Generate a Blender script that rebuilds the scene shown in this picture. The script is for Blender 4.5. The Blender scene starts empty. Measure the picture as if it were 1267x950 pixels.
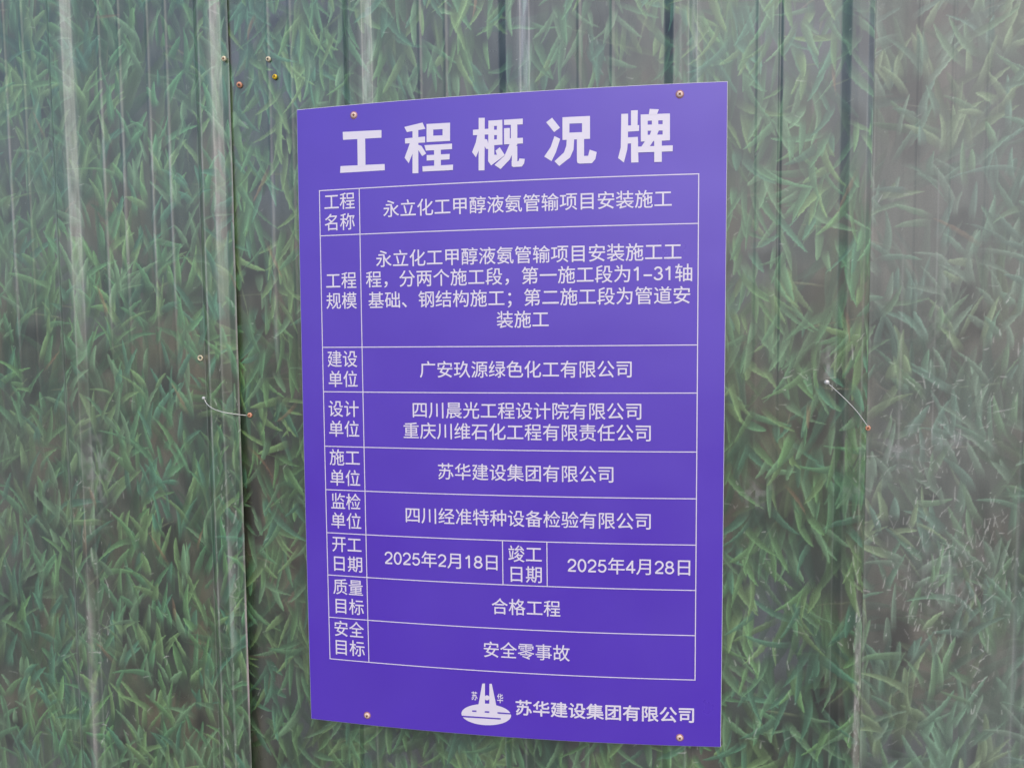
import bpy, bmesh, math
import numpy as np
from mathutils import Vector, Matrix

# ------------------------------------------------------------------ camera
scene = bpy.context.scene
COL = scene.collection
cam_data = bpy.data.cameras.new("camera")
cam_data.sensor_fit = 'HORIZONTAL'
cam_data.sensor_width = 36.0
cam_data.lens = 36.0 * 951.0 / 1267.0
cam_data.clip_start = 0.01
cam_data.clip_end = 1000.0
cam = bpy.data.objects.new("camera", cam_data)
COL.objects.link(cam)
_r = Vector((0.98628318, 0.16477813, -0.00967743))
_u = Vector((-0.00167426, 0.06861288, 0.99764195))
_f = Vector((-0.16505357, 0.98394128, -0.06794761))
cam.matrix_world = Matrix(((_r.x, _u.x, -_f.x, 0.2521),
                           (_r.y, _u.y, -_f.y, -1.3908),
                           (_r.z, _u.z, -_f.z, 0.1716),
                           (0, 0, 0, 1)))
scene.camera = cam

# ------------------------------------------------------------------ daylight: bright overcast sky with a soft sun
SUN_EL, SUN_AZ = math.radians(50), math.radians(22)      # azimuth measured from straight out of the wall, to the right
world = bpy.data.worlds.new("World")
scene.world = world
world.use_nodes = True
wn = world.node_tree
bg = wn.nodes["Background"]
sky = wn.nodes.new("ShaderNodeTexSky")
sky.sky_type = 'NISHITA'
sky.sun_disc = False
sky.sun_elevation = SUN_EL
to_sun = Vector((math.sin(SUN_AZ) * math.cos(SUN_EL), -math.cos(SUN_AZ) * math.cos(SUN_EL), math.sin(SUN_EL)))
sky.sun_rotation = math.atan2(to_sun.x, to_sun.y)
sky.air_density = 1.0
sky.dust_density = 2.5
sky.ozone_density = 1.0
wn.links.new(sky.outputs[0], bg.inputs[0])
bg.inputs[1].default_value = 0.15
sun_d = bpy.data.lights.new("sun", 'SUN')
sun_d.energy = 0.5
sun_d.angle = math.radians(50)
sun_d.color = (1.0, 0.985, 0.96)
sun = bpy.data.objects.new("sun", sun_d)
COL.objects.link(sun)
sun.rotation_euler = to_sun.to_track_quat('Z', 'Y').to_euler()
scene.view_settings.view_transform = 'Standard'
scene.view_settings.look = 'None'
scene.view_settings.exposure = 0.50
scene.view_settings.gamma = 1.0

# ------------------------------------------------------------------ helpers
def srgb(r, g, b):
    f = lambda c: c / 12.92 if c <= 0.04045 else ((c + 0.055) / 1.055) ** 2.4
    return tuple(f(c / 255.0) for c in (r, g, b))

def material(name, color, rough=0.5, metallic=0.0, spec=0.5, noise=0.0, nscale=60.0, bump=0.0, bscale=200.0):
    m = bpy.data.materials.new(name)
    m.use_nodes = True
    nt = m.node_tree
    b = nt.nodes["Principled BSDF"]
    b.inputs["Roughness"].default_value = rough
    b.inputs["Metallic"].default_value = metallic
    b.inputs["Specular IOR Level"].default_value = spec
    tc = nt.nodes.new("ShaderNodeTexCoord")
    if noise > 0:
        n = nt.nodes.new("ShaderNodeTexNoise")
        n.inputs["Scale"].default_value = nscale
        n.inputs["Detail"].default_value = 6
        nt.links.new(tc.outputs["Object"], n.inputs["Vector"])
        mx = nt.nodes.new("ShaderNodeMix")
        mx.data_type = 'RGBA'
        mx.inputs[6].default_value = (*[c * (1 - noise) for c in color], 1)
        mx.inputs[7].default_value = (*[min(1, c * (1 + noise)) for c in color], 1)
        nt.links.new(n.outputs["Fac"], mx.inputs[0])
        nt.links.new(mx.outputs[2], b.inputs["Base Color"])
    else:
        b.inputs["Base Color"].default_value = (*color, 1)
    if bump > 0:
        n2 = nt.nodes.new("ShaderNodeTexNoise")
        n2.inputs["Scale"].default_value = bscale
        n2.inputs["Detail"].default_value = 4
        nt.links.new(tc.outputs["Object"], n2.inputs["Vector"])
        bp = nt.nodes.new("ShaderNodeBump")
        bp.inputs["Strength"].default_value = bump
        bp.inputs["Distance"].default_value = 0.001
        nt.links.new(n2.outputs["Fac"], bp.inputs["Height"])
        nt.links.new(bp.outputs["Normal"], b.inputs["Normal"])
    return m

def link(name, mesh, mats, parent=None, loc=None):
    o = bpy.data.objects.new(name, mesh)
    COL.objects.link(o)
    for m in (mats if isinstance(mats, (list, tuple)) else [mats]):
        mesh.materials.append(m)
    if parent:
        o.parent = parent
    if loc is not None:
        o.location = loc
    return o

def tag(o, label, cat, group=None):
    o['label'] = label
    o['category'] = cat
    if group:
        o['group'] = group

# ------------------------------------------------------------------ the ground the hoarding stands on
gm = bpy.data.meshes.new("ground")
_n = 24
_gv = [(-90 + 180 * i / _n, -150 + 180 * j / _n, -1.25) for j in range(_n + 1) for i in range(_n + 1)]
gm.from_pydata(_gv, [], [(j * (_n + 1) + i, j * (_n + 1) + i + 1, (j + 1) * (_n + 1) + i + 1, (j + 1) * (_n + 1) + i) for j in range(_n) for i in range(_n)])
ground = link("ground", gm, material("concrete_ground", (.25, .24, .22), rough=.9, spec=.3, noise=.25, nscale=3, bump=.3, bscale=60))
ground['kind'] = "structure"

# ------------------------------------------------------------------ the grass print (colours of the ink on the metal sheets)
rng = np.random.default_rng(11)
STEP = 0.0013
PX0, PX1, PZ0, PZ1 = -1.96, 1.86, -1.24, 1.12
PW, PH = int((PX1 - PX0) / STEP), int((PZ1 - PZ0) / STEP)

def vnoise(cell, seed, cellz=None, w=None, h=None):
    """smooth value noise over the print, cells of about `cell` metres"""
    r = np.random.default_rng(seed)
    w, h = w or PW, h or PH
    nx = int(w * STEP / cell) + 4
    nz = int(h * STEP / (cellz or cell)) + 4
    g = r.random((nz, nx)).astype(np.float32)
    fx = np.linspace(0, nx - 3.001, w); fz = np.linspace(0, nz - 3.001, h)
    ix = fx.astype(int); iz = fz.astype(int)
    tx = (fx - ix); tz = (fz - iz)
    tx = (tx * tx * (3 - 2 * tx)).astype(np.float32); tz = (tz * tz * (3 - 2 * tz)).astype(np.float32)
    a = g[iz][:, ix]; b = g[iz][:, ix + 1]; c = g[iz + 1][:, ix]; d = g[iz + 1][:, ix + 1]
    return (a * (1 - tx) + b * tx) * (1 - tz[:, None]) + (c * (1 - tx) + d * tx) * tz[:, None]

def mix(a, b, t):
    return a + (b - a) * t

def make_print(sheet):
    """returns an array PH x PW x 3 of display-referred ink colours (0..1)"""
    r = np.random.default_rng({'l': 5, 'm': 21, 'r': 37}[sheet])
    s0 = {'l': 100, 'm': 200, 'r': 300}[sheet]
    X0, X1 = {'l': (-1.95, -0.53), 'm': (-0.66, 0.66), 'r': (0.58, 1.85)}[sheet]
    c0 = int((X0 - PX0) / STEP); c1 = min(PW, int((X1 - PX0) / STEP)); w = c1 - c0
    n1 = vnoise(.22, s0, w=w, h=PH); n2 = vnoise(.06, s0 + 1, cellz=.09, w=w); n3 = vnoise(.012, s0 + 2, cellz=.04, w=w); n4 = vnoise(.3, s0 + 3, w=w)
    dark = np.array(SH[sheet]['dark'], np.float32) / 255
    earth = np.array(SH[sheet]['earth'], np.float32) / 255
    cool = np.array(SH[sheet]['cool'], np.float32) / 255
    img = mix(dark, earth, np.clip(n2 * 1.5 - .35, 0, 1)[..., None])
    img = mix(img, cool, np.clip(n1 * 1.8 - .8, 0, .8)[..., None])
    img *= (0.86 + .28 * n3)[..., None]
    # dark hollows between tufts
    n5 = vnoise(.045, s0 + 4, cellz=.06, w=w)
    img *= (1 - .38 * np.clip((n5 - .62) * 4, 0, 1))[..., None]

    up = SH[sheet]['dir']
    def blade(bx, bz, ang, L, wd, curv, base, tip, alpha, side, fade):
        # ang from +z; drawn from the base (s = 0) to the tip (s = L)
        ca, sa = math.cos(ang), math.sin(ang)
        ex, ez = bx + sa * L, bz + ca * L
        pad = wd + abs(curv) * L * 1.1
        ax0, ax1 = min(bx, ex) - pad, max(bx, ex) + pad
        az0, az1 = min(bz, ez) - pad, max(bz, ez) + pad
        i0 = max(0, int((ax0 - PX0) / STEP) - c0); i1 = min(w, int((ax1 - PX0) / STEP) - c0 + 1)
        j0 = max(0, int((az0 - PZ0) / STEP)); j1 = min(PH, int((az1 - PZ0) / STEP) + 1)
        if i1 <= i0 or j1 <= j0:
            return
        xs = PX0 + (np.arange(i0, i1) + c0) * STEP - bx
        zs = PZ0 + np.arange(j0, j1) * STEP - bz
        XX, ZZ = np.meshgrid(xs.astype(np.float32), zs.astype(np.float32))
        s = (XX * sa + ZZ * ca) / L
        t = XX * ca - ZZ * sa - curv * L * s * s + curv * L * .0
        sc = np.clip(s, 0, 1)
        hw = wd * .5 * (np.clip(1 - sc, 0, 1) ** .62) * (.30 + 1.15 * sc ** .55 - .45 * sc) + 1e-5
        d = (hw - np.abs(t)) / STEP
        m = np.clip(d * .8 + .5, 0, 1) * np.clip((s - 0.0) / fade, 0, 1) * (s < 1.0)
        q = np.clip(t / hw, -1, 1) * side
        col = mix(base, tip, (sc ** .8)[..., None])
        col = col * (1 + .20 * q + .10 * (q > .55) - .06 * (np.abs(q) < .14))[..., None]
        a = (m * alpha)[..., None]
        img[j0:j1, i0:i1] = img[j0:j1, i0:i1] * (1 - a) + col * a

    greens = [np.array(c, np.float32) / 255 for c in SH[sheet]['greens']]
    area = (X1 - X0) * (PZ1 - PZ0)
    def tufts(n, Lr, wr, alpha, dim, spread, fade, k=(3, 7)):
        for _ in range(int(n * area)):
            x = r.uniform(X0 - .05, X1 + .05); z = r.uniform(PZ0 - .05, PZ1 + .05)
            ci = min(w - 1, max(0, int((x - PX0) / STEP) - c0)); cj = min(PH - 1, max(0, int((z - PZ0) / STEP)))
            md = r.normal(0, .22) + (0 if up > 0 else math.pi)
            if r.random() < SH[sheet]['odd']:
                md += r.uniform(-1.5, 1.5)
            g = greens[r.integers(len(greens))]
            lush = .55 + .6 * n4[cj, ci]
            vis = alpha * np.clip(.5 + .8 * n1[cj, ci] , .4, 1)
            for b_ in range(r.integers(*k)):
                L = r.uniform(*Lr); a = md + r.normal(0, spread)
                tone = dim * r.uniform(.82, 1.15) * lush ** .35
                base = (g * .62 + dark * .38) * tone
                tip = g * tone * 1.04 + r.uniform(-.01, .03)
                cv = r.normal(0, .16) + .25 * (a - md)
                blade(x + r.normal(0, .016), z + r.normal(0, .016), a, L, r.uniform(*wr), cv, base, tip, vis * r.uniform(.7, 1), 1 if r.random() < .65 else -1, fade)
    greens = [g * .95 + (g.mean() + np.array((.012, .0, -.012), np.float32)) * .05 for g in greens]
    D = SH[sheet]['dens']
    tufts(110 * D, (.10, .22), (.024, .046), .55, .74, .22, .6)        # dim undergrowth
    tufts(110 * D, (.08, .15), (.020, .036), .7, .90, .26, .5)
    # thin dry stalks
    for _ in range(int(70 * area)):
        a = r.uniform(-1.9, 1.9) + (0 if up > 0 else math.pi)
        c = mix(earth * 1.15, greens[0], r.uniform(0, .7)) * r.uniform(1.0, 1.25)
        blade(r.uniform(X0, X1), r.uniform(PZ0, PZ1), a, r.uniform(.04, .11), r.uniform(.004, .008), r.normal(0, .1), c * .9, c, .6, 1, .3)
    tufts(80 * D, (.06, .12), (.016, .031), .85, 1.0, .30, .42)
    SP = .041 / D ** .5
    for gz in np.arange(PZ0, PZ1, SP):
        for gx in np.arange(X0, X1, SP * .8):
            if r.random() < .16: continue
            x = gx + r.uniform(-.5, .5) * SP * .8; z = gz + r.uniform(-.5, .5) * SP
            a0 = r.normal(0, .16) + (0 if up > 0 else math.pi)
            if r.random() < SH[sheet]['odd'] * .7: a0 += r.uniform(-1.3, 1.3)
            g = greens[r.integers(len(greens))] * r.uniform(.92, 1.12)
            for b_ in range(r.integers(1, 4)):
                a = a0 + r.normal(0, .34)
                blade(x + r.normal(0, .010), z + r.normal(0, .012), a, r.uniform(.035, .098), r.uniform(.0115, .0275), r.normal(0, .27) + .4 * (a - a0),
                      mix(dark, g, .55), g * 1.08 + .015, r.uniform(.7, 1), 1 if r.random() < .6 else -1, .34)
    # brown dead leaves
    for _ in range(int(14 * area)):
        c = np.array((150, 112, 84), np.float32) / 255 * r.uniform(.85, 1.1)
        blade(r.uniform(X0, X1), r.uniform(PZ0, PZ1), r.normal(0, .5) + (0 if up > 0 else math.pi), r.uniform(.05, .1), r.uniform(.008, .014), r.normal(0, .15), c * .8, c, .55, 1, .4)
    # broad soft mottling of the ink
    m1 = vnoise(.10, s0 + 6, cellz=.16, w=w); m2 = vnoise(.35, s0 + 7, w=w)
    img *= (.90 + .13 * m1 + .10 * m2)[..., None]
    painted_haze = np.array((140, 141, 137) if sheet == 'r' else (108, 112, 110), np.float32) / 255  # veil of glare painted into the ink, thickest toward the far left
    img[:] = mix(img, painted_haze, np.clip(SH[sheet]['fade'] * np.clip(.25 + .95 * vnoise(.2, s0 + 8, w=w), 0, 1) * (1 + (.9 * np.clip((-.75 - (PX0 + (np.arange(w) + c0) * STEP)) / .35, 0, 1) if sheet == 'l' else 0)), 0, .7)[..., None])

    # wear and painted sheen: ---------------------------------------------------------
    def sheen_scuff_strip(xc, wd, z0, z1, col, a, seed, grain=.004):
        """pale vertical strip along a fold, ragged outline; carries painted sheen and scuffs"""
        i0 = max(0, int((xc - wd * 1.6 - PX0) / STEP) - c0); i1 = min(w, int((xc + wd * 1.6 - PX0) / STEP) - c0)
        j0 = max(0, int((z0 - PZ0) / STEP)); j1 = min(PH, int((z1 - PZ0) / STEP))
        if i1 <= i0 or j1 <= j0: return
        x = PX0 + (np.arange(i0, i1) + c0) * STEP
        z = (np.arange(j0, j1) - j0) / max(1, j1 - j0)
        nn = vnoise(grain, seed, cellz=.05, w=i1 - i0, h=j1 - j0); n_ = vnoise(.002, seed + 1, cellz=.03, w=i1 - i0, h=j1 - j0)
        prof = np.clip(1.3 - np.abs(x - xc) / (wd * .5) * 1.0, 0, 1)
        ends = np.clip(np.minimum(z * 6, (1 - z) * 4), 0, 1)
        m = np.clip((nn * .5 + n_ * .35) * 1.2 + .12, 0, 1) * prof[None, :] * ends[:, None] * a
        c = np.array(col, np.float32) / 255
        img[j0:j1, i0:i1] = mix(img[j0:j1, i0:i1], c, m[..., None])
    for k, st in enumerate(SH[sheet]['strips']):  # sky reflection painted on rib flanks and creases, plus scuffed edges
        sheen_scuff_strip(*st, seed=s0 + 40 + k * 2)

    # thin pale lines along every fold of the ribs
    for k, rb in enumerate((-1.225, -0.9185, -0.592, -0.283, 0.020, 0.3215, 0.622, 0.925)):
        for q, off in enumerate((-.0285, -.0135, .0135, .0285)):
            if X0 < rb + off < X1:
                sheen_scuff_strip(rb + off, .0036, -1.2, 1.12, (178, 176, 172), (.34, .22, .42, .30)[q] * r.uniform(.7, 1.1), s0 + 400 + k * 10 + q * 2)

    def scratch(x, z, ang, L, wd, col, a):
        c = np.array(col, np.float32) / 255
        blade(x, z, ang, L, wd, r.normal(0, .12), c, c, a, 1, .05)
    for (cx_, cz_, sx, sz, n, bias) in SH[sheet]['scratches']:
        for _ in range(n):
            ang = r.normal(0, .25) if r.random() < bias else r.uniform(-1.7, 1.7)
            scratch(r.normal(cx_, sx), r.normal(cz_, sz), ang, abs(r.normal(.010, .008)) + .003, r.uniform(.0016, .0032), (196, 192, 186), r.uniform(.25, .75))
    for _ in range(int(150 * area)):
        scratch(r.uniform(X0, X1), r.uniform(PZ0, PZ1), r.uniform(-2, 2), abs(r.normal(0, .008)) + .002, r.uniform(.0016, .0028), (188, 188, 180), r.uniform(.15, .6))
    # dusty smears
    for (sx, sz, rx, rz, a) in SH[sheet]['dust']:
        xs = (PX0 + (np.arange(w) + c0) * STEP - sx) / rx; zs = (PZ0 + np.arange(PH) * STEP - sz) / rz
        g = np.exp(-(xs[None, :] ** 2 + zs[:, None] ** 2))
        m = g * a * np.clip(vnoise(.006, int(900 + sx * 50 + sz * 90), cellz=.012, w=w) * 2.2 - .75, 0, 1)
        img[:] = mix(img, np.array((150, 148, 146), np.float32) / 255, m[..., None])
    return np.clip(img, 0, 1), c0, c1

SH = {
 'l': dict(dir=1, odd=.12, dens=1.0, fade=.22, dark=(56, 64, 53), earth=(88, 82, 63), cool=(72, 82, 80),  # fade: strength of the glare veil painted into the ink
           greens=[(82, 124, 72), (72, 120, 76), (98, 132, 78), (62, 108, 80), (88, 122, 84)],
           strips=[(-.942, .006, -.95, 1.1, (186, 182, 178), .75), (-.898, .028, .10, 1.1, (178, 180, 176), .62), (-.905, .016, -.95, -.25, (170, 160, 155), .6),
                   (-.606, .006, -1.0, 1.1, (180, 178, 172), .6), (-.575, .026, .15, 1.1, (178, 172, 166), .62), (-.575, .012, -.5, -.2, (180, 178, 172), .5),
                   (-.549, .005, -1.0, 1.1, (186, 168, 164), .75), (-.549, .006, -.62, -.34, (205, 178, 178), .9),
                   (-.83, .006, .15, .75, (170, 168, 168), .55), (-.785, .007, .2, .75, (176, 174, 172), .6), (-.722, .006, .17, .72, (170, 168, 170), .55), (-.682, .007, .18, .70, (178, 176, 182), .6), (-1.047, .006, .1, .75, (170, 168, 170), .5)],
           scratches=[(-.90, -.42, .02, .18, 60, .8), (-.575, -.2, .012, .25, 60, .9), (-.72, -.5, .1, .1, 14, .3)],
           dust=[(-.88, -.12, .03, .10, .5)]),
 'm': dict(dir=-1, odd=.14, dens=.95, fade=.16, dark=(53, 60, 51), earth=(86, 78, 62), cool=(74, 79, 84),
           greens=[(84, 122, 72), (74, 114, 75), (98, 128, 76), (66, 108, 80), (88, 122, 84)],
           strips=[(-.262, .028, .45, 1.1, (186, 188, 186), .66), (-.300, .005, .45, 1.1, (160, 158, 150), .4), (.040, .028, .45, 1.1, (180, 180, 186), .66), (.345, .020, .45, 1.1, (188, 187, 183), .66),
                   (.320, .006, .45, 1.1, (170, 166, 160), .4), (.648, .006, .25, 1.1, (200, 196, 188), .8), (.640, .016, -.75, -.28, (182, 174, 172), .75),
                   (-.466, .010, .1, .55, (170, 170, 176), .5)],
           scratches=[(.637, -.45, .008, .15, 70, .9), (.50, -.40, .05, .1, 30, .4), (.46, -.18, .03, .06, 14, .2), (.55, .08, .03, .03, 20, .3), (.33, -.66, .1, .05, 20, .4)],
           dust=[(.578, .11, .012, .03, .8), (.46, -.13, .03, .03, .5), (.63, -.1, .03, .1, .3)]),
 'r': dict(dir=1, odd=.55, dens=.85, fade=.34, dark=(68, 72, 64), earth=(90, 85, 74), cool=(82, 88, 87),
           greens=[(84, 114, 80), (78, 108, 84), (98, 118, 82), (76, 104, 86), (92, 114, 92)],
           strips=[(.70, .004, -.1, .35, (170, 166, 162), .4), (.755, .003, -.1, .5, (168, 166, 162), .4), (.898, .012, -.6, -.1, (150, 148, 142), .35)],
           scratches=[(.77, .0, .06, .08, 90, .5), (.80, -.25, .06, .06, 130, .85), (.75, -.32, .06, .04, 70, .8), (.86, .06, .05, .1, 50, .5), (.84, -.45, .03, .08, 40, .5), (.72, -.05, .03, .05, 40, .4), (.85, -.2, .05, .05, 30, .5)],
           dust=[(.70, -.04, .025, .04, .6), (.79, -.03, .06, .015, .45), (.80, -.27, .09, .08, .3), (.76, .2, .03, .12, .25)]),
}

# ------------------------------------------------------------------ the metal sheets
PAN, RIB = 0.048, 0.0115           # distance of the flat pans behind the sign's plane, height of the ribs
RIB_SCALE = {0.622: .55, 0.925: .6}
RIBS = [-1.837, -1.531, -1.225, -0.9185, -0.592, -0.283, 0.020, 0.3215, 0.622, 0.925, 1.23, 1.536]

def rib_height(x, crest, flank):
    h = np.zeros_like(x)
    for c in RIBS:
        d = np.abs(x - c)
        h = np.maximum(h, np.clip((crest + flank - d) / flank, 0, 1) * RIB_SCALE.get(c, 1))
    return h

def sheet_material(name, rough, bump, spec):
    m = bpy.data.materials.new(name)
    m.use_nodes = True
    nt = m.node_tree
    N, L = nt.nodes, nt.links
    b = N["Principled BSDF"]
    at = N.new("ShaderNodeAttribute")
    at.attribute_name = "ink"
    tc = N.new("ShaderNodeTexCoord")
    mp = N.new("ShaderNodeMapping")
    mp.inputs["Scale"].default_value = (1, 1, .35)
    L.new(tc.outputs["Object"], mp.inputs["Vector"])
    g = N.new("ShaderNodeTexNoise"); g.inputs["Scale"].default_value = 420; g.inputs["Detail"].default_value = 3
    L.new(tc.outputs["Object"], g.inputs["Vector"])
    gr = N.new("ShaderNodeMapRange"); gr.inputs[1].default_value = .3; gr.inputs[2].default_value = .7; gr.inputs[3].default_value = .90; gr.inputs[4].default_value = 1.10
    L.new(g.outputs["Fac"], gr.inputs[0])
    mx = N.new("ShaderNodeMix"); mx.data_type = 'RGBA'; mx.blend_type = 'MULTIPLY'; mx.inputs[0].default_value = 1
    L.new(at.outputs["Color"], mx.inputs[6]); L.new(gr.outputs[0], mx.inputs[7])
    L.new(mx.outputs[2], b.inputs["Base Color"])
    n = N.new("ShaderNodeTexNoise"); n.inputs["Scale"].default_value = 7; n.inputs["Detail"].default_value = 5
    L.new(mp.outputs[0], n.inputs["Vector"])
    rr = N.new("ShaderNodeMapRange"); rr.inputs[1].default_value = .3; rr.inputs[2].default_value = .7; rr.inputs[3].default_value = rough - .08; rr.inputs[4].default_value = rough + .10
    L.new(n.outputs["Fac"], rr.inputs[0]); L.new(rr.outputs[0], b.inputs["Roughness"])
    b.inputs["Specular IOR Level"].default_value = spec
    b.inputs["Coat Weight"].default_value = .6
    b.inputs["Coat Roughness"].default_value = rough + .06
    bn = N.new("ShaderNodeTexNoise"); bn.inputs["Scale"].default_value = 26; bn.inputs["Detail"].default_value = 6; bn.inputs["Roughness"].default_value = .62
    L.new(mp.outputs[0], bn.inputs["Vector"])
    bp = N.new("ShaderNodeBump"); bp.inputs["Strength"].default_value = bump; bp.inputs["Distance"].default_value = .002
    L.new(bn.outputs["Fac"], bp.inputs["Height"]); L.new(bp.outputs["Normal"], b.inputs["Normal"])
    return m

def axis(lo, hi, d0, d1, fine, coarse):
    a = []
    if lo < d0: a.append(np.arange(lo, d0, coarse))
    a.append(np.arange(max(lo, d0), min(hi, d1), fine))
    if hi > d1: a.append(np.arange(d1, hi, coarse))
    a = np.unique(np.concatenate(a + [np.array([hi])]))
    return a[np.concatenate([[True], np.diff(a) > 1e-4])]

def make_sheet(key, x0, x1, lift, mat, label, left_turn, right_turn):
    img, c0, c1 = make_print(key)
    xs = axis(x0, x1, -1.17, .98, .0015, .008)
    zs = axis(-1.22, 1.1, -.80, .88, .0015, .008)
    X, Z = np.meshgrid(xs, zs)
    h = rib_height(xs, .0135, .0150)
    y = PAN - RIB * h
    Y = np.repeat(y[None, :], len(zs), 0)
    # shallow stiffening creases pressed into the pans
    for (c, wd, ht) in CREASES[key]:
        Y -= ht * np.clip(1 - np.abs(X - c) / wd, 0, 1) * (.25 + .75 * np.clip((Z + .02) / .25, 0, 1))
    # the thin metal is never quite flat
    wv = vnoise(.22, 70, cellz=.5) * .004 + vnoise(.07, 71, cellz=.12) * .0007
    ii = np.clip(((X - PX0) / STEP).astype(int), 0, PW - 1); jj = np.clip(((Z - PZ0) / STEP).astype(int), 0, PH - 1)
    Y += wv[jj, ii] - .002
    lf = lift(X, Z)
    Y -= lf
    if key == 'l':
        X = X + .45 * np.clip(lf - .0018, 0, 1)
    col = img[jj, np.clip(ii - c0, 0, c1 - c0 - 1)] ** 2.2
    # cut edges folded back by a millimetre
    if left_turn:
        X = np.concatenate([X[:, :1] + .0004, X], 1); Y = np.concatenate([Y[:, :1] + .0015, Y], 1); Z = np.concatenate([Z[:, :1], Z], 1); col = np.concatenate([col[:, :1] * 1.0, col], 1)
    if right_turn:
        X = np.concatenate([X, X[:, -1:] - .0004], 1); Y = np.concatenate([Y, Y[:, -1:] + .0015], 1); Z = np.concatenate([Z, Z[:, -1:]], 1); col = np.concatenate([col, col[:, -1:]], 1)
    nz, nx = X.shape
    me = bpy.data.meshes.new("printed_metal_sheet")
    me.vertices.add(nx * nz)
    co = np.stack([X, Y, Z], -1).astype(np.float32).ravel()
    me.vertices.foreach_set("co", co)
    idx = np.arange(nx * nz, dtype=np.int32).reshape(nz, nx)
    q = np.stack([idx[:-1, :-1], idx[:-1, 1:], idx[1:, 1:], idx[1:, :-1]], -1).reshape(-1, 4)
    nq = len(q)
    me.loops.add(nq * 4); me.polygons.add(nq)
    me.loops.foreach_set("vertex_index", q.ravel())
    me.polygons.foreach_set("loop_start", np.arange(0, nq * 4, 4, dtype=np.int32))
    me.polygons.foreach_set("use_smooth", np.ones(nq, dtype=bool))
    me.update(calc_edges=True)
    ca = me.color_attributes.new("ink", 'FLOAT_COLOR', 'POINT')
    ca.data.foreach_set("color", np.concatenate([col, np.ones((nz, nx, 1))], -1).astype(np.float32).ravel())
    o = link("printed_metal_sheet", me, mat)
    tag(o, label, "metal sheet", "grass printed sheets of the hoarding")
    return o

CREASES = {
 'l': [(c, .0045, .0016) for c in (-1.14, -1.095, -1.047, -1.005, -.83, -.785, -.722, -.682)],
 'm': [(c, .0045, .0012) for c in (-.466, -.42, -.16, -.11, .14, .20, .455)] + [(.493, .004, -.003)],
 'r': [(c, .004, .0009) for c in (.72, .775, .83, 1.02, 1.08)],
}
GLOSS = sheet_material("printed_sheet_gloss", .30, .22, 1.0)
FILM = sheet_material("printed_sheet_film", .42, .35, 1.0)
make_sheet('l', -1.945, -.547, lambda X, Z: .0018 + np.clip((X + .592) / .045, 0, 1) ** 1.3 * (.003 + .017 * np.clip((.5 - Z) / 1.0, 0, 1)), GLOSS,
           "metal sheet printed with upright grass, left of the dark overlap gap", False, True)
make_sheet('m', -.64, .6465, lambda X, Z: .0 + np.clip((X - .60) / .02, 0, 1) * .0018, GLOSS,
           "metal sheet printed with hanging grass, directly behind the purple sign", True, True)
make_sheet('r', .600, 1.84, lambda X, Z: -.004 * np.clip((.70 - X) / .04, 0, 1), FILM,
           "faded hazy metal sheet with white scratches, right of the purple sign and the ribbed joint", True, False)

# ------------------------------------------------------------------ the purple sign
BW, BH, BT = 0.8, 1.2, 0.004
def bow(x, z):
    return 0.1118 * x * x + 0.0121 * z * z - 0.0259 * x * z      # the board bows out between its screws

sign = bpy.data.objects.new("project_sign", None)
COL.objects.link(sign)
tag(sign, "purple project notice board with white Chinese lettering, screwed to the grass printed hoarding", "notice board")

PURPLE = material("purple_print", srgb(80, 38, 182), rough=.34, spec=.85, noise=.05, nscale=9, bump=.06, bscale=40)
PURPLE.node_tree.nodes["Principled BSDF"].inputs["Coat Weight"].default_value = .6
PURPLE.node_tree.nodes["Principled BSDF"].inputs["Coat Roughness"].default_value = .4
_nt = PURPLE.node_tree
_tc = _nt.nodes.new("ShaderNodeTexCoord")
_rn = _nt.nodes.new("ShaderNodeTexNoise"); _rn.inputs["Scale"].default_value = 5; _rn.inputs["Detail"].default_value = 7
_nt.links.new(_tc.outputs["Object"], _rn.inputs["Vector"])
_rm = _nt.nodes.new("ShaderNodeMapRange"); _rm.inputs[1].default_value = .3; _rm.inputs[2].default_value = .7; _rm.inputs[3].default_value = .26; _rm.inputs[4].default_value = .50
_nt.links.new(_rn.outputs["Fac"], _rm.inputs[0]); _nt.links.new(_rm.outputs[0], _nt.nodes["Principled BSDF"].inputs["Roughness"])
_wn = _nt.nodes.new("ShaderNodeTexNoise"); _wn.inputs["Scale"].default_value = 3.5; _wn.inputs["Detail"].default_value = 2
_nt.links.new(_tc.outputs["Object"], _wn.inputs["Vector"])
_wb = _nt.nodes.new("ShaderNodeBump"); _wb.inputs["Strength"].default_value = .5; _wb.inputs["Distance"].default_value = .012
_old = next(n for n in _nt.nodes if n.type == 'BUMP' and n != _wb)
_nt.links.new(_wn.outputs["Fac"], _wb.inputs["Height"]); _nt.links.new(_wb.outputs["Normal"], _old.inputs["Normal"])
WHITE = material("white_print", (.76, .695, .79), rough=.36, spec=.7, noise=.02, nscale=40)
FOAM = material("foam_board_edge", (.62, .6, .64), rough=.7, spec=.3, noise=.08, nscale=300)

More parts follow.
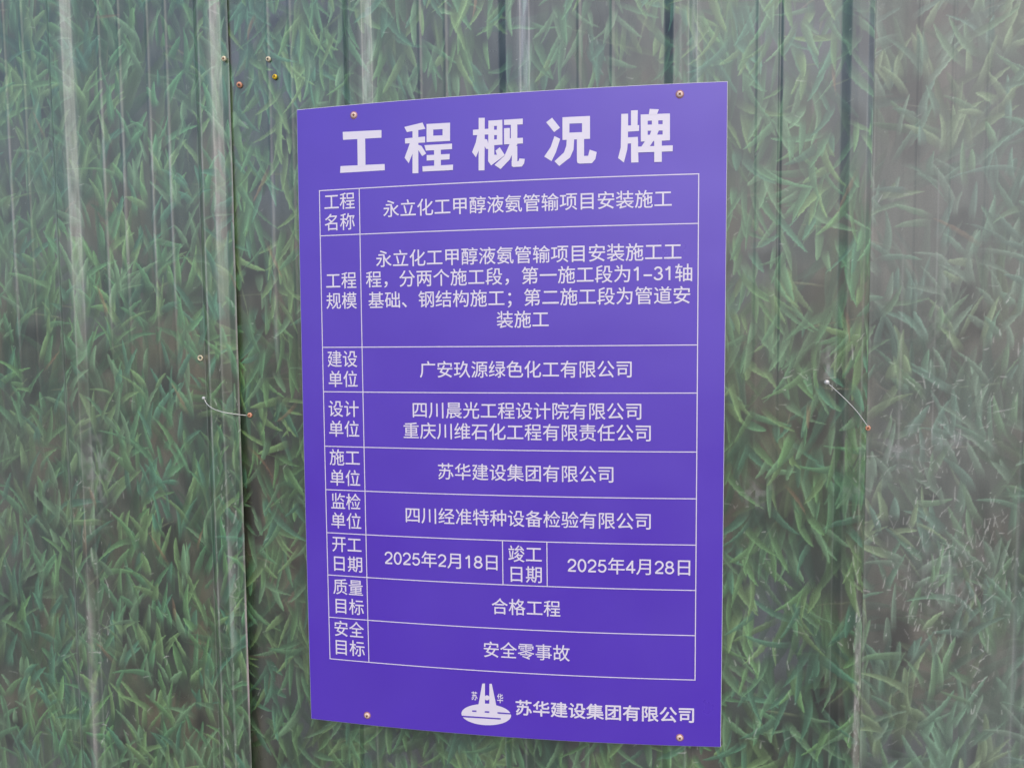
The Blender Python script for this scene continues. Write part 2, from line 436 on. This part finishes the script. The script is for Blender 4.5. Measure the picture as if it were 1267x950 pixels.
def make_panel():
    nx, nz = 41, 61
    bm = bmesh.new()
    xs = np.linspace(-BW / 2, BW / 2, nx); zs = np.linspace(-BH / 2, BH / 2, nz)
    e = .0009
    def inset(v, half): return max(-half + e, min(half - e, v))
    F = [[bm.verts.new((inset(x, BW / 2), bow(x, z), inset(z, BH / 2))) for x in xs] for z in zs]
    for j in range(nz - 1):
        for i in range(nx - 1):
            bm.faces.new((F[j][i], F[j][i + 1], F[j + 1][i + 1], F[j + 1][i]))
    Bk = [[bm.verts.new((x, bow(x, z) + BT, z)) for x in xs] for z in zs]
    for j in range(nz - 1):
        for i in range(nx - 1):
            bm.faces.new((Bk[j][i], Bk[j + 1][i], Bk[j + 1][i + 1], Bk[j][i + 1])).material_index = 1
    ring = [(0, i) for i in range(nx)] + [(j, nx - 1) for j in range(1, nz)] + [(nz - 1, i) for i in range(nx - 2, -1, -1)] + [(j, 0) for j in range(nz - 2, 0, -1)]
    mid = {}
    for (j, i) in ring:
        mid[(j, i)] = bm.verts.new((xs[i], bow(xs[i], zs[j]) + e, zs[j]))
    n = len(ring)
    for k in range(n):
        a, b = ring[k], ring[(k + 1) % n]
        bm.faces.new((F[b[0]][b[1]], F[a[0]][a[1]], mid[a], mid[b])).material_index = 1
        bm.faces.new((mid[b], mid[a], Bk[a[0]][a[1]], Bk[b[0]][b[1]])).material_index = 1
    bmesh.ops.recalc_face_normals(bm, faces=bm.faces)
    me = bpy.data.meshes.new("panel"); bm.to_mesh(me); bm.free()
    return me
link("panel", make_panel(), [PURPLE, FOAM], sign)

INK = 0.0004                                    # thickness of the printed film
def polys_mesh(name, polys, lift=INK, step=.00003):
    """flat printed shapes laid on the bowed board; polygons in millimetres of board x, z"""
    bm = bmesh.new()
    for k, p in enumerate(polys):
        vs = [bm.verts.new((x / 1000, bow(x / 1000, z / 1000) - lift - (k % 24) * step, z / 1000)) for x, z in p]
        f = bm.faces.new(vs)
        f.normal_update()
        if f.normal.y > 0: f.normal_flip()
    me = bpy.data.meshes.new(name); bm.to_mesh(me); bm.free()
    return me

def glyph_mesh_data(text):
    c = bpy.data.curves.new("glyphs", 'FONT')
    c.body = text
    c.resolution_u = 4
    o = bpy.data.objects.new("glyphs", c)
    COL.objects.link(o)
    dg = bpy.context.evaluated_depsgraph_get()
    dg.update()
    m = bpy.data.meshes.new_from_object(o.evaluated_get(dg))
    v = [(a.co.x, a.co.y) for a in m.vertices]
    f = [tuple(p.vertices) for p in m.polygons]
    bpy.data.objects.remove(o); bpy.data.curves.remove(c); bpy.data.meshes.remove(m)
    return v, f

def arc(cx, cy, rx, ry, a0, a1, n=14):
    return [(cx + rx * math.cos(math.radians(a0 + (a1 - a0) * i / n)), cy + ry * math.sin(math.radians(a0 + (a1 - a0) * i / n))) for i in range(n + 1)]
DIG = {   # pen paths of plain grotesque numerals, in ems
 '0': [arc(.278, .355, .195, .325, 90, 450, 28)],
 '1': [[(.10, .545), (.19, .58), (.26, .64), (.30, .715)], [(.305, .715), (.305, 0)]],
 '2': [arc(.275, .485, .195, .195, 175, -25, 14) + [(.37, .30), (.16, .14), (.085, .04)], [(.065, .042), (.49, .042)]],
 '3': [arc(.265, .52, .175, .16, 165, -90, 12), arc(.265, .205, .205, .168, 90, -165, 14)],
 '4': [[(.375, .0), (.375, .70)], [(.39, .69), (.05, .215)], [(.03, .20), (.53, .20)]],
 '5': [[(.46, .67), (.155, .67), (.105, .34)], arc(.27, .235, .20, .20, 145, -160, 16)],
 '8': [arc(.278, .525, .165, .15, -90, 270, 24), arc(.278, .205, .205, .17, -90, 270, 26)],
 '–': [[(.06, .27), (.50, .27)]],
}
def pen(path, hw):
    """a stroked polyline as one strip of quads"""
    pts = np.array(path, float)
    d = np.gradient(pts, axis=0) if len(pts) > 2 else np.repeat((pts[1:] - pts[:1]), 2, 0)
    closed = len(pts) > 4 and np.linalg.norm(pts[0] - pts[-1]) < 1e-6
    if closed:
        d[0] = d[-1] = pts[1] - pts[-2]
    d /= np.linalg.norm(d, axis=1)[:, None]
    n = np.stack([-d[:, 1], d[:, 0]], 1) * hw
    a, b = pts + n, pts - n
    return [[tuple(a[i]), tuple(b[i]), tuple(b[i + 1]), tuple(a[i + 1])] for i in range(len(pts) - 1)]

def lettering(name, text, x0, x1, zc, height, bold, parent, nshift=3):
    """one line of writing, inked over x0..x1 and centred on zc (millimetres)"""
    V, Fc, cuts = [], [], []
    cx = 0.0; run = ''
    def flush(run, cx):
        v, f = glyph_mesh_data(run)
        b0 = len(V)
        V.extend((a + cx, b, 0.0) for a, b in v); Fc.extend(tuple(i + b0 for i in p) for p in f)
        return cx + len(run)
    for ch in text:
        if ch in DIG:
            if run: cx = flush(run, cx); run = ''
            for k, st in enumerate(DIG[ch]):
                for qd in pen(st, .043):
                    b0 = len(V); V.extend((a + cx, b, .00003 * k) for a, b in qd); Fc.append((b0, b0 + 1, b0 + 2, b0 + 3))
            cx += .556
        else:
            run += ch
            if ch in '，；、':
                cx = flush(run, cx); run = ''; cuts.append(len(V))
    if run: flush(run, cx)
    P = np.array(V)
    lo, hi = P[:, 0].min(), P[:, 0].max()
    sx = (x1 - x0 - 2 * bold) / (hi - lo)
    sz = height / .90
    mid = .345                                 # middle of a Chinese character above its baseline, in ems
    U = x0 + bold + (P[:, 0] - lo) * sx
    W_ = zc + (P[:, 1] - mid) * sz
    offs = [(0, 0)] if bold <= 0 else [(bold * math.cos(2 * math.pi * k / nshift + .4), bold * math.sin(2 * math.pi * k / nshift + .4)) for k in range(nshift)]
    edges = [0] + cuts + [len(V)]
    for v0, v1 in zip(edges, edges[1:]):                 # one mesh for each phrase between punctuation marks
        bm = bmesh.new()
        for k, (dx, dz) in enumerate(offs):
            vs = [bm.verts.new(((u + dx) / 1000, bow((u + dx) / 1000, (w + dz) / 1000) - INK - h - k * .00006, (w + dz) / 1000)) for u, w, h in zip(U[v0:v1], W_[v0:v1], P[v0:v1, 2])]
            for p in Fc:
                if not v0 <= p[0] < v1: continue
                try: f = bm.faces.new([vs[i - v0] for i in p])
                except ValueError: continue
                f.normal_update()
                if f.normal.y > 0: f.normal_flip()
        me = bpy.data.meshes.new(name); bm.to_mesh(me); bm.free()
        link(name, me, WHITE, parent)

# table ruling
GX = (-354.4, -272.0, 351.8)
GZ = (443.5, 357.9, 144.7, 59.0, -47.2, -132.4, -217.6, -301.9, -386.8, -471.2)
MX = (-2.2, 81.2)
def hrule(z, xa, xb, t=0.85):
    n = 16
    return [[(xa + (xb - xa) * i / n, z - t), (xa + (xb - xa) * (i + 1) / n, z - t), (xa + (xb - xa) * (i + 1) / n, z + t), (xa + (xb - xa) * i / n, z + t)] for i in range(n)]
def vrule(x, za, zb, t=0.85):
    n = 12
    return [[(x - t, za + (zb - za) * i / n), (x + t, za + (zb - za) * i / n), (x + t, za + (zb - za) * (i + 1) / n), (x - t, za + (zb - za) * (i + 1) / n)] for i in range(n)]
table = link("table_border", polys_mesh("table_border", hrule(GZ[0], GX[0] - 1.0, GX[2] + 1.0) + vrule(GX[2], GZ[-1] + 1.0, GZ[0] - 1.0) + hrule(GZ[-1], GX[0] - 1.0, GX[2] + 1.0) + vrule(GX[0], GZ[-1] + 1.0, GZ[0] - 1.0), INK, 0.0), WHITE, sign)
for z in GZ[1:-1]:
    link("row_rule", polys_mesh("row_rule", hrule(z, GX[0] + 1.0, GX[2] - 1.0), INK, 0.0), WHITE, table)
for x, za, zb in ((GX[1], GZ[-1], GZ[0]), (MX[0], GZ[7], GZ[6]), (MX[1], GZ[7], GZ[6])):
    link("column_rule", polys_mesh("column_rule", vrule(x, za + 1.0, zb - 1.0), INK + .00004, 0.0), WHITE, table)

HEADINGS = [
    ('工程', -344.3, -281.4, 420.6),
    ('名称', -344.3, -282.3, 381.6),
    ('工程', -343.9, -281.1, 271.1),
    ('规模', -344.1, -280.9, 232.6),
    ('建设', -344.5, -282.2, 121.4),
    ('单位', -342.9, -282.4, 82.7),
    ('设计', -344.3, -281.3, 25.4),
    ('单位', -344.2, -281.1, -13.6),
    ('施工', -344.4, -281.2, -69.2),
    ('单位', -344.2, -281.4, -109.1),
    ('监检', -343.4, -281.5, -155.2),
    ('单位', -344.1, -281.2, -193.3),
    ('开工', -343.3, -281.8, -239.8),
    ('日期', -340.5, -281.1, -278.5),
    ('竣工', 8.6, 71.6, -242.7),
    ('日期', 12.5, 71.3, -281.3),
    ('质量', -343.5, -280.7, -324.9),
    ('目标', -339.5, -280.0, -363.4),
    ('安全', -343.2, -280.8, -409.2),
    ('目标', -341.5, -280.0, -446.6),
]
ENTRIES = [
    ('永立化工甲醇液氨管输项目安装施工', -224.3, 305.8, 401.6),
    ('永立化工甲醇液氨管输项目安装施工工', -240.6, 322.9, 309.2),
    ('程，分两个施工段，第一施工段为1–31轴', -261.6, 341.7, 271.5),
    ('基础、钢结构施工；第二施工段为管道安', -257.3, 338.5, 232.2),
    ('装施工', -8.6, 87.5, 192.6),
    ('广安玖源绿色化工有限公司', -157.0, 236.2, 101.4),
    ('四川晨光工程设计院有限公司', -172.4, 253.4, 25.2),
    ('重庆川维石化工程有限责任公司', -191.3, 270.3, -14.2),
    ('苏华建设集团有限公司', -124.5, 203.5, -90.4),
    ('四川经准特种设备检验有限公司', -190.2, 270.7, -176.0),
    ('2025年2月18日', -234.5, -12.1, -261.0),
    ('2025年4月28日', 119.2, 341.7, -260.5),
    ('合格工程', -24.4, 105.5, -344.8),
    ('安全零事故', -41.0, 122.4, -429.5),
]
COMPANY = [
    ('苏华建设集团有限公司', 19.1, 350.7, -539.9),
]
TITLE = {
    '工': [
        [(-303.9, 550.5), (-225.5, 548.6), (-225.7, 534.5), (-303.4, 535.8)],
        [(-274.2, 537.8), (-258.3, 537.4), (-258.5, 483.8), (-274.4, 484.1)],
        [(-309.5, 487.2), (-220.1, 485.8), (-219.9, 474.3), (-310.5, 474.5)],
    ],
    '程': [
        [(-180.4, 551), (-144.9, 556.8), (-139.5, 545), (-175.5, 541.5)],
        [(-164.4, 545.4), (-153.2, 545.9), (-154.1, 465.3), (-165.6, 465.6)],
        [(-179.4, 530.2), (-140.2, 531.1), (-140.4, 520.3), (-179.1, 520.8)],
        [(-169.8, 520.9), (-162.3, 521), (-162.5, 506.2), (-165.5, 500.1), (-172.7, 484.6), (-180.6, 494.8)],
        [(-153.6, 516.8), (-147.4, 514.6), (-138.4, 500.1), (-146.4, 495.9), (-153.7, 507.5)],
        [(-137.1, 553.5), (-92.2, 553.1), (-92.3, 542.4), (-137.2, 542.7)],
        [(-137.3, 531.9), (-92.5, 530.9), (-92.6, 520.4), (-137.5, 520.8)],
        [(-137.2, 544.2), (-124.4, 543.7), (-124.5, 530.5), (-137.4, 531.3)],
        [(-106.5, 544.1), (-92.3, 543.9), (-92.5, 529.8), (-106.7, 530.3)],
        [(-141.8, 515.5), (-88.8, 515.2), (-88.9, 505.4), (-139, 505.4)],
        [(-137.6, 497.1), (-93.5, 497), (-94, 487.1), (-137.7, 487.2)],
        [(-146.2, 477.3), (-87.3, 477.3), (-87.7, 467.5), (-145.8, 467.8)],
        [(-123.3, 506.4), (-110.3, 506.3), (-110.6, 476.7), (-123.4, 476.7)],
    ],
    '概': [
        [(-38.4, 558.4), (-27.1, 557.9), (-28.5, 464.3), (-39.6, 464.6)],
        [(-49.3, 537.7), (-19.9, 538.1), (-20, 527.9), (-49.4, 528)],
        [(-41.5, 528.1), (-37.7, 529.1), (-36.6, 513.3), (-38.6, 501.2), (-44.2, 488.1), (-51.4, 498), (-44.2, 514.9)],
        [(-28.3, 520.1), (-23.3, 519.2), (-19.6, 507.5), (-21.5, 502.1), (-24.7, 501.9), (-28.4, 508)],
        [(-20.4, 552.4), (-10, 552.3), (-10.1, 486.3), (-21.7, 480.2)],
        [(-22, 480.8), (-10, 491.2), (7.9, 489.7), (4.1, 485.6), (-16.1, 472.3)],
        [(-20.4, 552.2), (5.3, 552.4), (5.2, 542.2), (-20.5, 542.5)],
        [(-4.7, 552.1), (5.3, 552.4), (5.2, 508.4), (-5.1, 508.2)],
        [(-11.1, 535.5), (-3.6, 535.4), (-3.7, 525.8), (-11.2, 526)],
        [(-11.3, 518.2), (-3.7, 518.1), (-3.8, 508.1), (-11.4, 508)],
        [(-7.7, 498.1), (0.1, 504), (9.2, 489.6), (4.1, 485.4), (-4.6, 489.7)],
        [(8.4, 552.2), (42.6, 552.4), (42.6, 542.2), (8.4, 542.9)],
        [(8.3, 537.2), (18.9, 537.1), (18.7, 508.5), (8.1, 508.7)],
        [(20.9, 544), (32.7, 543.9), (32.4, 506.6), (20.6, 505.4)],
        [(8.2, 518.8), (42.7, 518.5), (42.6, 508.5), (8.1, 508.5)],
        [(18.7, 509.1), (33, 509), (26.1, 496.7), (18.5, 481.3), (1.4, 464.9), (-9.8, 473), (8.5, 487.9)],
        [(22.4, 502.9), (32.4, 504.8), (32.2, 477.6), (22.2, 471.5)],
        [(21.6, 478.7), (31.5, 477.3), (34.7, 477.9), (35.9, 482.3), (45.9, 481), (44.6, 472.8), (40.2, 467.6), (24.6, 467.5), (21.9, 469.6)],
    ],
    '况': [
        [(84.8, 543.7), (95.5, 551.2), (109.6, 532.9), (99, 525.7)],
        [(99.6, 518.8), (109.9, 513.3), (101.9, 490), (94.2, 474.9), (81, 483.5), (92.8, 500)],
        [(114.1, 550.9), (162.8, 550.8), (162.8, 538.6), (114, 539.5)],
        [(114, 523.5), (162.8, 523.2), (162.8, 511.1), (113.9, 511.2)],
        [(114, 540.7), (126.4, 540.6), (126.3, 522.3), (114, 522.6)],
        [(148.8, 540.2), (162.8, 540), (162.8, 522.4), (148.7, 522.6)],
        [(121.4, 512.4), (134.8, 512.3), (133.5, 493.3), (127.4, 479.9), (107.9, 465.7), (99.4, 474.5), (116.5, 489.3), (120.8, 501.1)],
        [(139.6, 513.3), (152.3, 513.3), (152.2, 468.7), (144.9, 468.4), (140.7, 469.7), (139.5, 472.8)],
        [(143.1, 481.6), (159.4, 481.5), (162.2, 492.1), (174.7, 487.4), (172.1, 475), (166, 468.4), (144.3, 468.4)],
    ],
    '牌': [
        [(217.7, 551.7), (229.6, 551.6), (229.3, 503.9), (228.1, 489.8), (222.2, 467.3), (212.1, 475.6), (216.8, 493.8)],
        [(234.6, 556.8), (246.4, 556.9), (245.9, 529.1), (234.6, 529)],
        [(226.3, 531.1), (248.8, 531.1), (248.6, 521), (226.3, 520.5)],
        [(226.3, 510.5), (246.5, 510.9), (247.1, 500.2), (226.3, 499.9)],
        [(234.6, 509.6), (246.5, 509.7), (247.7, 466.8), (234.9, 466.8)],
        [(251.4, 549.1), (263.5, 549), (263.6, 502.5), (251.8, 502.4)],
        [(289.3, 549), (301.8, 548.8), (302, 502.9), (289.5, 502.5)],
        [(251.4, 549.1), (301.8, 548.8), (301.9, 537.6), (251.4, 538)],
        [(261.8, 531), (291.1, 531), (291.2, 520), (261.8, 520.7)],
        [(251.8, 513.9), (302, 512.8), (302, 502.9), (251.8, 502.4)],
        [(270.8, 539.2), (281.7, 539.3), (282, 520.6), (270.9, 520.8)],
        [(270, 521.1), (283, 520.8), (279.5, 512.5), (267.1, 512.7)],
        [(267, 558.1), (282.9, 556.6), (279.4, 548.2), (265.3, 548)],
        [(258.9, 503), (274.2, 503.9), (267.2, 493.6), (252.4, 493.3)],
        [(245.9, 493.8), (307.1, 493.9), (306.8, 483.6), (246.5, 483.8)],
        [(274.8, 505), (288, 505.1), (288.1, 466.1), (275.1, 466.2)],
    ],
}
EMBLEM = {
    'body': [
        [(10.3, -556.4), (9.5, -559.6), (7.5, -562.9), (4.4, -565.9), (0.3, -568.8), (-4.8, -571.4), (-10.7, -573.6), (-17.3, -575.5), (-24.3, -576.9), (-31.8, -577.8), (-39.4, -578.2), (-47, -578.2), (-54.3, -577.6), (-61.3, -576.5), (-67.7, -574.9), (-73.4, -572.9), (-78.2, -570.5), (-82, -567.8), (-84.7, -564.8), (-86.2, -561.6), (-86.6, -558.3), (-85.7, -555), (-83.7, -551.7), (-80.5, -548.6), (-76.3, -545.7), (-71.1, -543.1), (-65.1, -540.8), (-58.5, -538.9), (-51.3, -537.5), (-43.9, -536.6), (-36.3, -536.2), (-28.7, -536.3), (-21.4, -537), (-14.5, -538.1), (-8.2, -539.7), (-2.7, -541.8), (2, -544.2), (5.8, -546.9), (8.4, -549.9), (10, -553.1)],
    ],
    'tower': [
        [(-44.7, -496.4), (-39.4, -495.7), (-40.1, -540.3), (-53.5, -542.5)],
        [(-30.8, -496.1), (-26.2, -495.6), (-17.5, -540.6), (-31.7, -539.7)],
    ],
    'deck': [
        [(-41, -535.7), (-30.4, -534.9), (-30.5, -540.9), (-41.1, -541.6)],
    ],
    'ball': [
        [(-30.9, -523.5), (-31.3, -525.4), (-32.4, -527.1), (-34, -528.3), (-35.9, -528.9), (-37.8, -528.6), (-39.4, -527.6), (-40.5, -526.1), (-40.8, -524.1), (-40.4, -522.2), (-39.3, -520.5), (-37.7, -519.3), (-35.8, -518.8), (-33.9, -519), (-32.3, -520), (-31.2, -521.6)],
    ],
    'line': [
        [(-65.1, -550.7), (-56.8, -550.3), (-56.8, -553.1), (-65.2, -553.2)],
        [(-40.6, -550.4), (-31.6, -550.2), (-31.7, -553), (-40.6, -553.1)],
        [(-15.8, -550.6), (11.2, -551), (11.2, -553.3), (-15.9, -553.4)],
        [(-88.9, -562.6), (-9.8, -562.2), (-9.8, -564.7), (-78.9, -565.6), (-89, -564.9)],
    ],
}

for ch in TITLE.values():
    link("title_character", polys_mesh("title_character", ch), WHITE, sign)
for t, a, b, z in HEADINGS:
    lettering("heading_lettering", t, a, b, z, 30.5, .22, sign)
for t, a, b, z in ENTRIES:
    lettering("entry_lettering", t, a, b, z, 30.0, .22, sign)
for t, a, b, z in COMPANY:
    lettering("company_lettering", t, a, b, z, 28.5, .6, sign, nshift=6)
emblem = link("emblem", polys_mesh("emblem", EMBLEM['body'] + EMBLEM['tower'] + EMBLEM['deck'] + EMBLEM['ball']), WHITE, sign)
link("emblem_line", polys_mesh("emblem_line", EMBLEM['line'], INK + .0004), PURPLE, emblem)
lettering("emblem_lettering", "苏", -66.0, -54.5, -522.3, 16.5, .25, emblem)
lettering("emblem_lettering", "华", -16.5, -4.5, -524.0, 18.0, .25, emblem)

# ------------------------------------------------------------------ screws
RUST = material("rusty_brass", srgb(238, 200, 186), rough=.5, metallic=.1, noise=.3, nscale=900)
RUSTD = material("rust_brown", srgb(110, 62, 30), rough=.7, noise=.4, nscale=1500)
FLANGE = material("brassy_flange", srgb(168, 118, 112), rough=.6, noise=.3, nscale=1200)
CREAM = material("cream_zinc", srgb(214, 200, 170), rough=.5, metallic=.2, noise=.3, nscale=900)
YELLOW = material("yellow_zinc", srgb(214, 180, 40), rough=.4, metallic=.4, noise=.3, nscale=900)
COPPER = material("copper_rust", srgb(214, 150, 120), rough=.5, metallic=.1, noise=.3, nscale=900)
DARK = material("dark_steel", srgb(60, 58, 56), rough=.55, metallic=.6, noise=.3, nscale=900)
STEEL = material("pale_wire", srgb(206, 204, 200), rough=.4, metallic=.35, noise=.15, nscale=500)

def lathe(prof, n=24):
    """profile of (radius, height out of the wall) -> mesh around -y"""
    bm = bmesh.new()
    rings = []
    for r_, h_ in prof:
        if r_ < 1e-6:
            rings.append([bm.verts.new((0, -h_, 0))])
        else:
            rings.append([bm.verts.new((r_ * math.cos(2 * math.pi * k / n), -h_, r_ * math.sin(2 * math.pi * k / n))) for k in range(n)])
    for a, b in zip(rings, rings[1:]):
        for k in range(n):
            k2 = (k + 1) % n
            if len(b) == 1: bm.faces.new((a[k], a[k2], b[0]))
            elif len(a) == 1: bm.faces.new((a[0], b[k2], b[k]))
            else: bm.faces.new((a[k], a[k2], b[k2], b[k]))
    bmesh.ops.recalc_face_normals(bm, faces=bm.faces)
    for f in bm.faces: f.smooth = True
    me = bpy.data.meshes.new("lathe"); bm.to_mesh(me); bm.free()
    return me

def cross_mesh(r_, w_, h_):
    bm = bmesh.new()
    pts = [(w_, r_), (-w_, r_), (-w_, w_), (-r_, w_), (-r_, -w_), (-w_, -w_), (-w_, -r_), (w_, -r_), (w_, -w_), (r_, -w_), (r_, w_), (w_, w_)]
    top = [bm.verts.new((x, -h_, z)) for x, z in pts]; bot = [bm.verts.new((x * .6, -h_ + .0012, z * .6)) for x, z in pts]
    bm.faces.new(top); bm.faces.new(bot[::-1])
    for k in range(12): bm.faces.new((top[k], bot[k], bot[(k + 1) % 12], top[(k + 1) % 12]))
    bmesh.ops.recalc_face_normals(bm, faces=bm.faces)
    me = bpy.data.meshes.new("cross"); bm.to_mesh(me); bm.free()
    return me

def screw(x, y, z, rot, tilt, rad, hm, sm, label, group, flange=True, name="screw", cat="screw"):
    root = bpy.data.objects.new(name, None)
    COL.objects.link(root)
    root.location = (x, y, z); root.rotation_euler = (tilt, rot, tilt * .6)
    s = rad / .0055
    dome = [(.0, .0024), (.0028, .0023), (.0038, .0019), (.0044, .0011), (.0045, .0004)]
    prof = dome + [(.0045, -.0005)]
    head = link("head", lathe([(a * s, b * s) for a, b in prof[::-1]]), hm, root)
    link("cross_slot", cross_mesh(.0022 * s, .0007 * s, .00245 * s), sm, head)
    if flange:
        link("flange", lathe([(a * s, b * s) for a, b in [(.0044, .0006), (.0056, .0005), (.0060, .0001), (.0060, -.0005)]][::-1]), FLANGE, root)
    shank = link("shank", lathe([(0, -.0005), (.0019 * s, -.0005), (.0018 * s, -.018), (.0002, -.026), (0, -.026)], 12), hm, root)
    tag(root, label, cat, group)
    return root

G1 = "screws holding the purple sign"
for x, z, rot, lab in ((-.2804, .5797, .05, "rusty cross head screw in the top corner of the sign, left of the large title"),
                       (.3185, .5810, .75, "rusty cross head screw in the top corner of the sign, above the last title character"),
                       (-.2783, -.5796, .4, "chipped pale screw in the bottom corner of the sign, far left of the emblem"),
                       (.3248, -.5832, .6, "rusty screw in the bottom corner of the sign, under the white company name")):
    screw(x, bow(x, z) - .0003, z, rot, .05, .0066, RUST, RUSTD, lab, G1)
def on_pan(x, z, key='m'):
    h = float(rib_height(np.array([x]), .0135, .0150)[0])
    return PAN - RIB * h - .001
G2 = "small screws in the hoarding"
screw(-.5534, .040, .7092, .3, .1, .0062, CREAM, RUSTD, "yellowed cream screw on the lapped sheet edge near the top", G2, flange=False)
screw(-.4638, on_pan(-.4638, .7), .7048, .2, .1, .0062, CREAM, DARK, "cream white screw above the bright yellow screw", G2, flange=False)
screw(-.4515, on_pan(-.4515, .67), .6704, .6, -.1, .0062, YELLOW, RUSTD, "bright yellow screw up and left of the purple sign", G2, flange=False)
screw(-.5262, on_pan(-.5262, .66), .6597, .1, .35, .0070, COPPER, DARK, "rusty tilted screw in a torn hole beside the dark overlap gap", G2, flange=False)
screw(-.5272, on_pan(-.5272, .008), .0083, .5, .0, .0062, COPPER, RUSTD, "copper coloured screw at the right end of the wire crossing the dark gap", G2, flange=False)
screw(.6488, on_pan(.6488, 0), -.0046, .5, .0, .0058, COPPER, RUSTD, "reddish screw just below the lower end of the straight slanting wire", G2, flange=False)
w = link("washer", lathe([(.0032, -.001), (.0032, .0008), (.0037, .0013), (.0052, .0013), (.0058, .0008), (.0058, -.001)]), CREAM, None, (-.6305, PAN - .003, .1242))
tag(w, "pale empty washer ring on the metal sheet above the curved wire", "washer")

# ------------------------------------------------------------------ wires
def tube(points, rad, n=8):
    pts = [Vector(p) for p in points]
    # smooth the path
    for _ in range(2):
        q = [pts[0]]
        for a, b in zip(pts, pts[1:]):
            q += [a.lerp(b, .25), a.lerp(b, .75)]
        q.append(pts[-1]); pts = q
    bm = bmesh.new(); rings = []
    for i, p in enumerate(pts):
        d = (pts[min(i + 1, len(pts) - 1)] - pts[max(i - 1, 0)]).normalized()
        a = d.cross(Vector((0, 1, 0))).normalized(); b = d.cross(a)
        rings.append([bm.verts.new(p + (a * math.cos(2 * math.pi * k / n) + b * math.sin(2 * math.pi * k / n)) * rad) for k in range(n)])
    for r0, r1 in zip(rings, rings[1:]):
        for k in range(n): bm.faces.new((r0[k], r0[(k + 1) % n], r1[(k + 1) % n], r1[k]))
    bm.faces.new(rings[0][::-1]); bm.faces.new(rings[-1])
    bmesh.ops.recalc_face_normals(bm, faces=bm.faces)
    for f in bm.faces: f.smooth = True
    me = bpy.data.meshes.new("tube"); bm.to_mesh(me); bm.free()
    return me

def wire(pts, bead, rb, label):
    root = link("wire", tube(pts, .0008), STEEL)
    tag(root, label, "wire", "short wires fixed to the hoarding")
    bm = bmesh.new()
    bmesh.ops.create_uvsphere(bm, u_segments=16, v_segments=10, radius=rb, matrix=Matrix.Translation(bead) @ Matrix.Diagonal((1.1, .9, 1, 1)))
    for f in bm.faces: f.smooth = True
    me = bpy.data.meshes.new("bead"); bm.to_mesh(me); bm.free()
    link("bead", me, STEEL, root)
wire([(-.6177, .032, .0438), (-.6078, .026, .0307), (-.5871, .020, .021), (-.5620, .022, .0146), (-.5307, .041, .0082)], (-.6177, .031, .0438), .0034,
     "curved pale wire bridging the dark gap between two metal sheets")
wire([(0.5756, .033, 0.0771), (0.5988, .033, 0.0557), (0.6235, .033, 0.0302), (0.6359, .033, 0.0132), (0.6455, .033, -0.0009)], (0.5756, .0335, 0.0771), .0044,
     "straight slanting pale wire with a white bead, right of the purple sign")
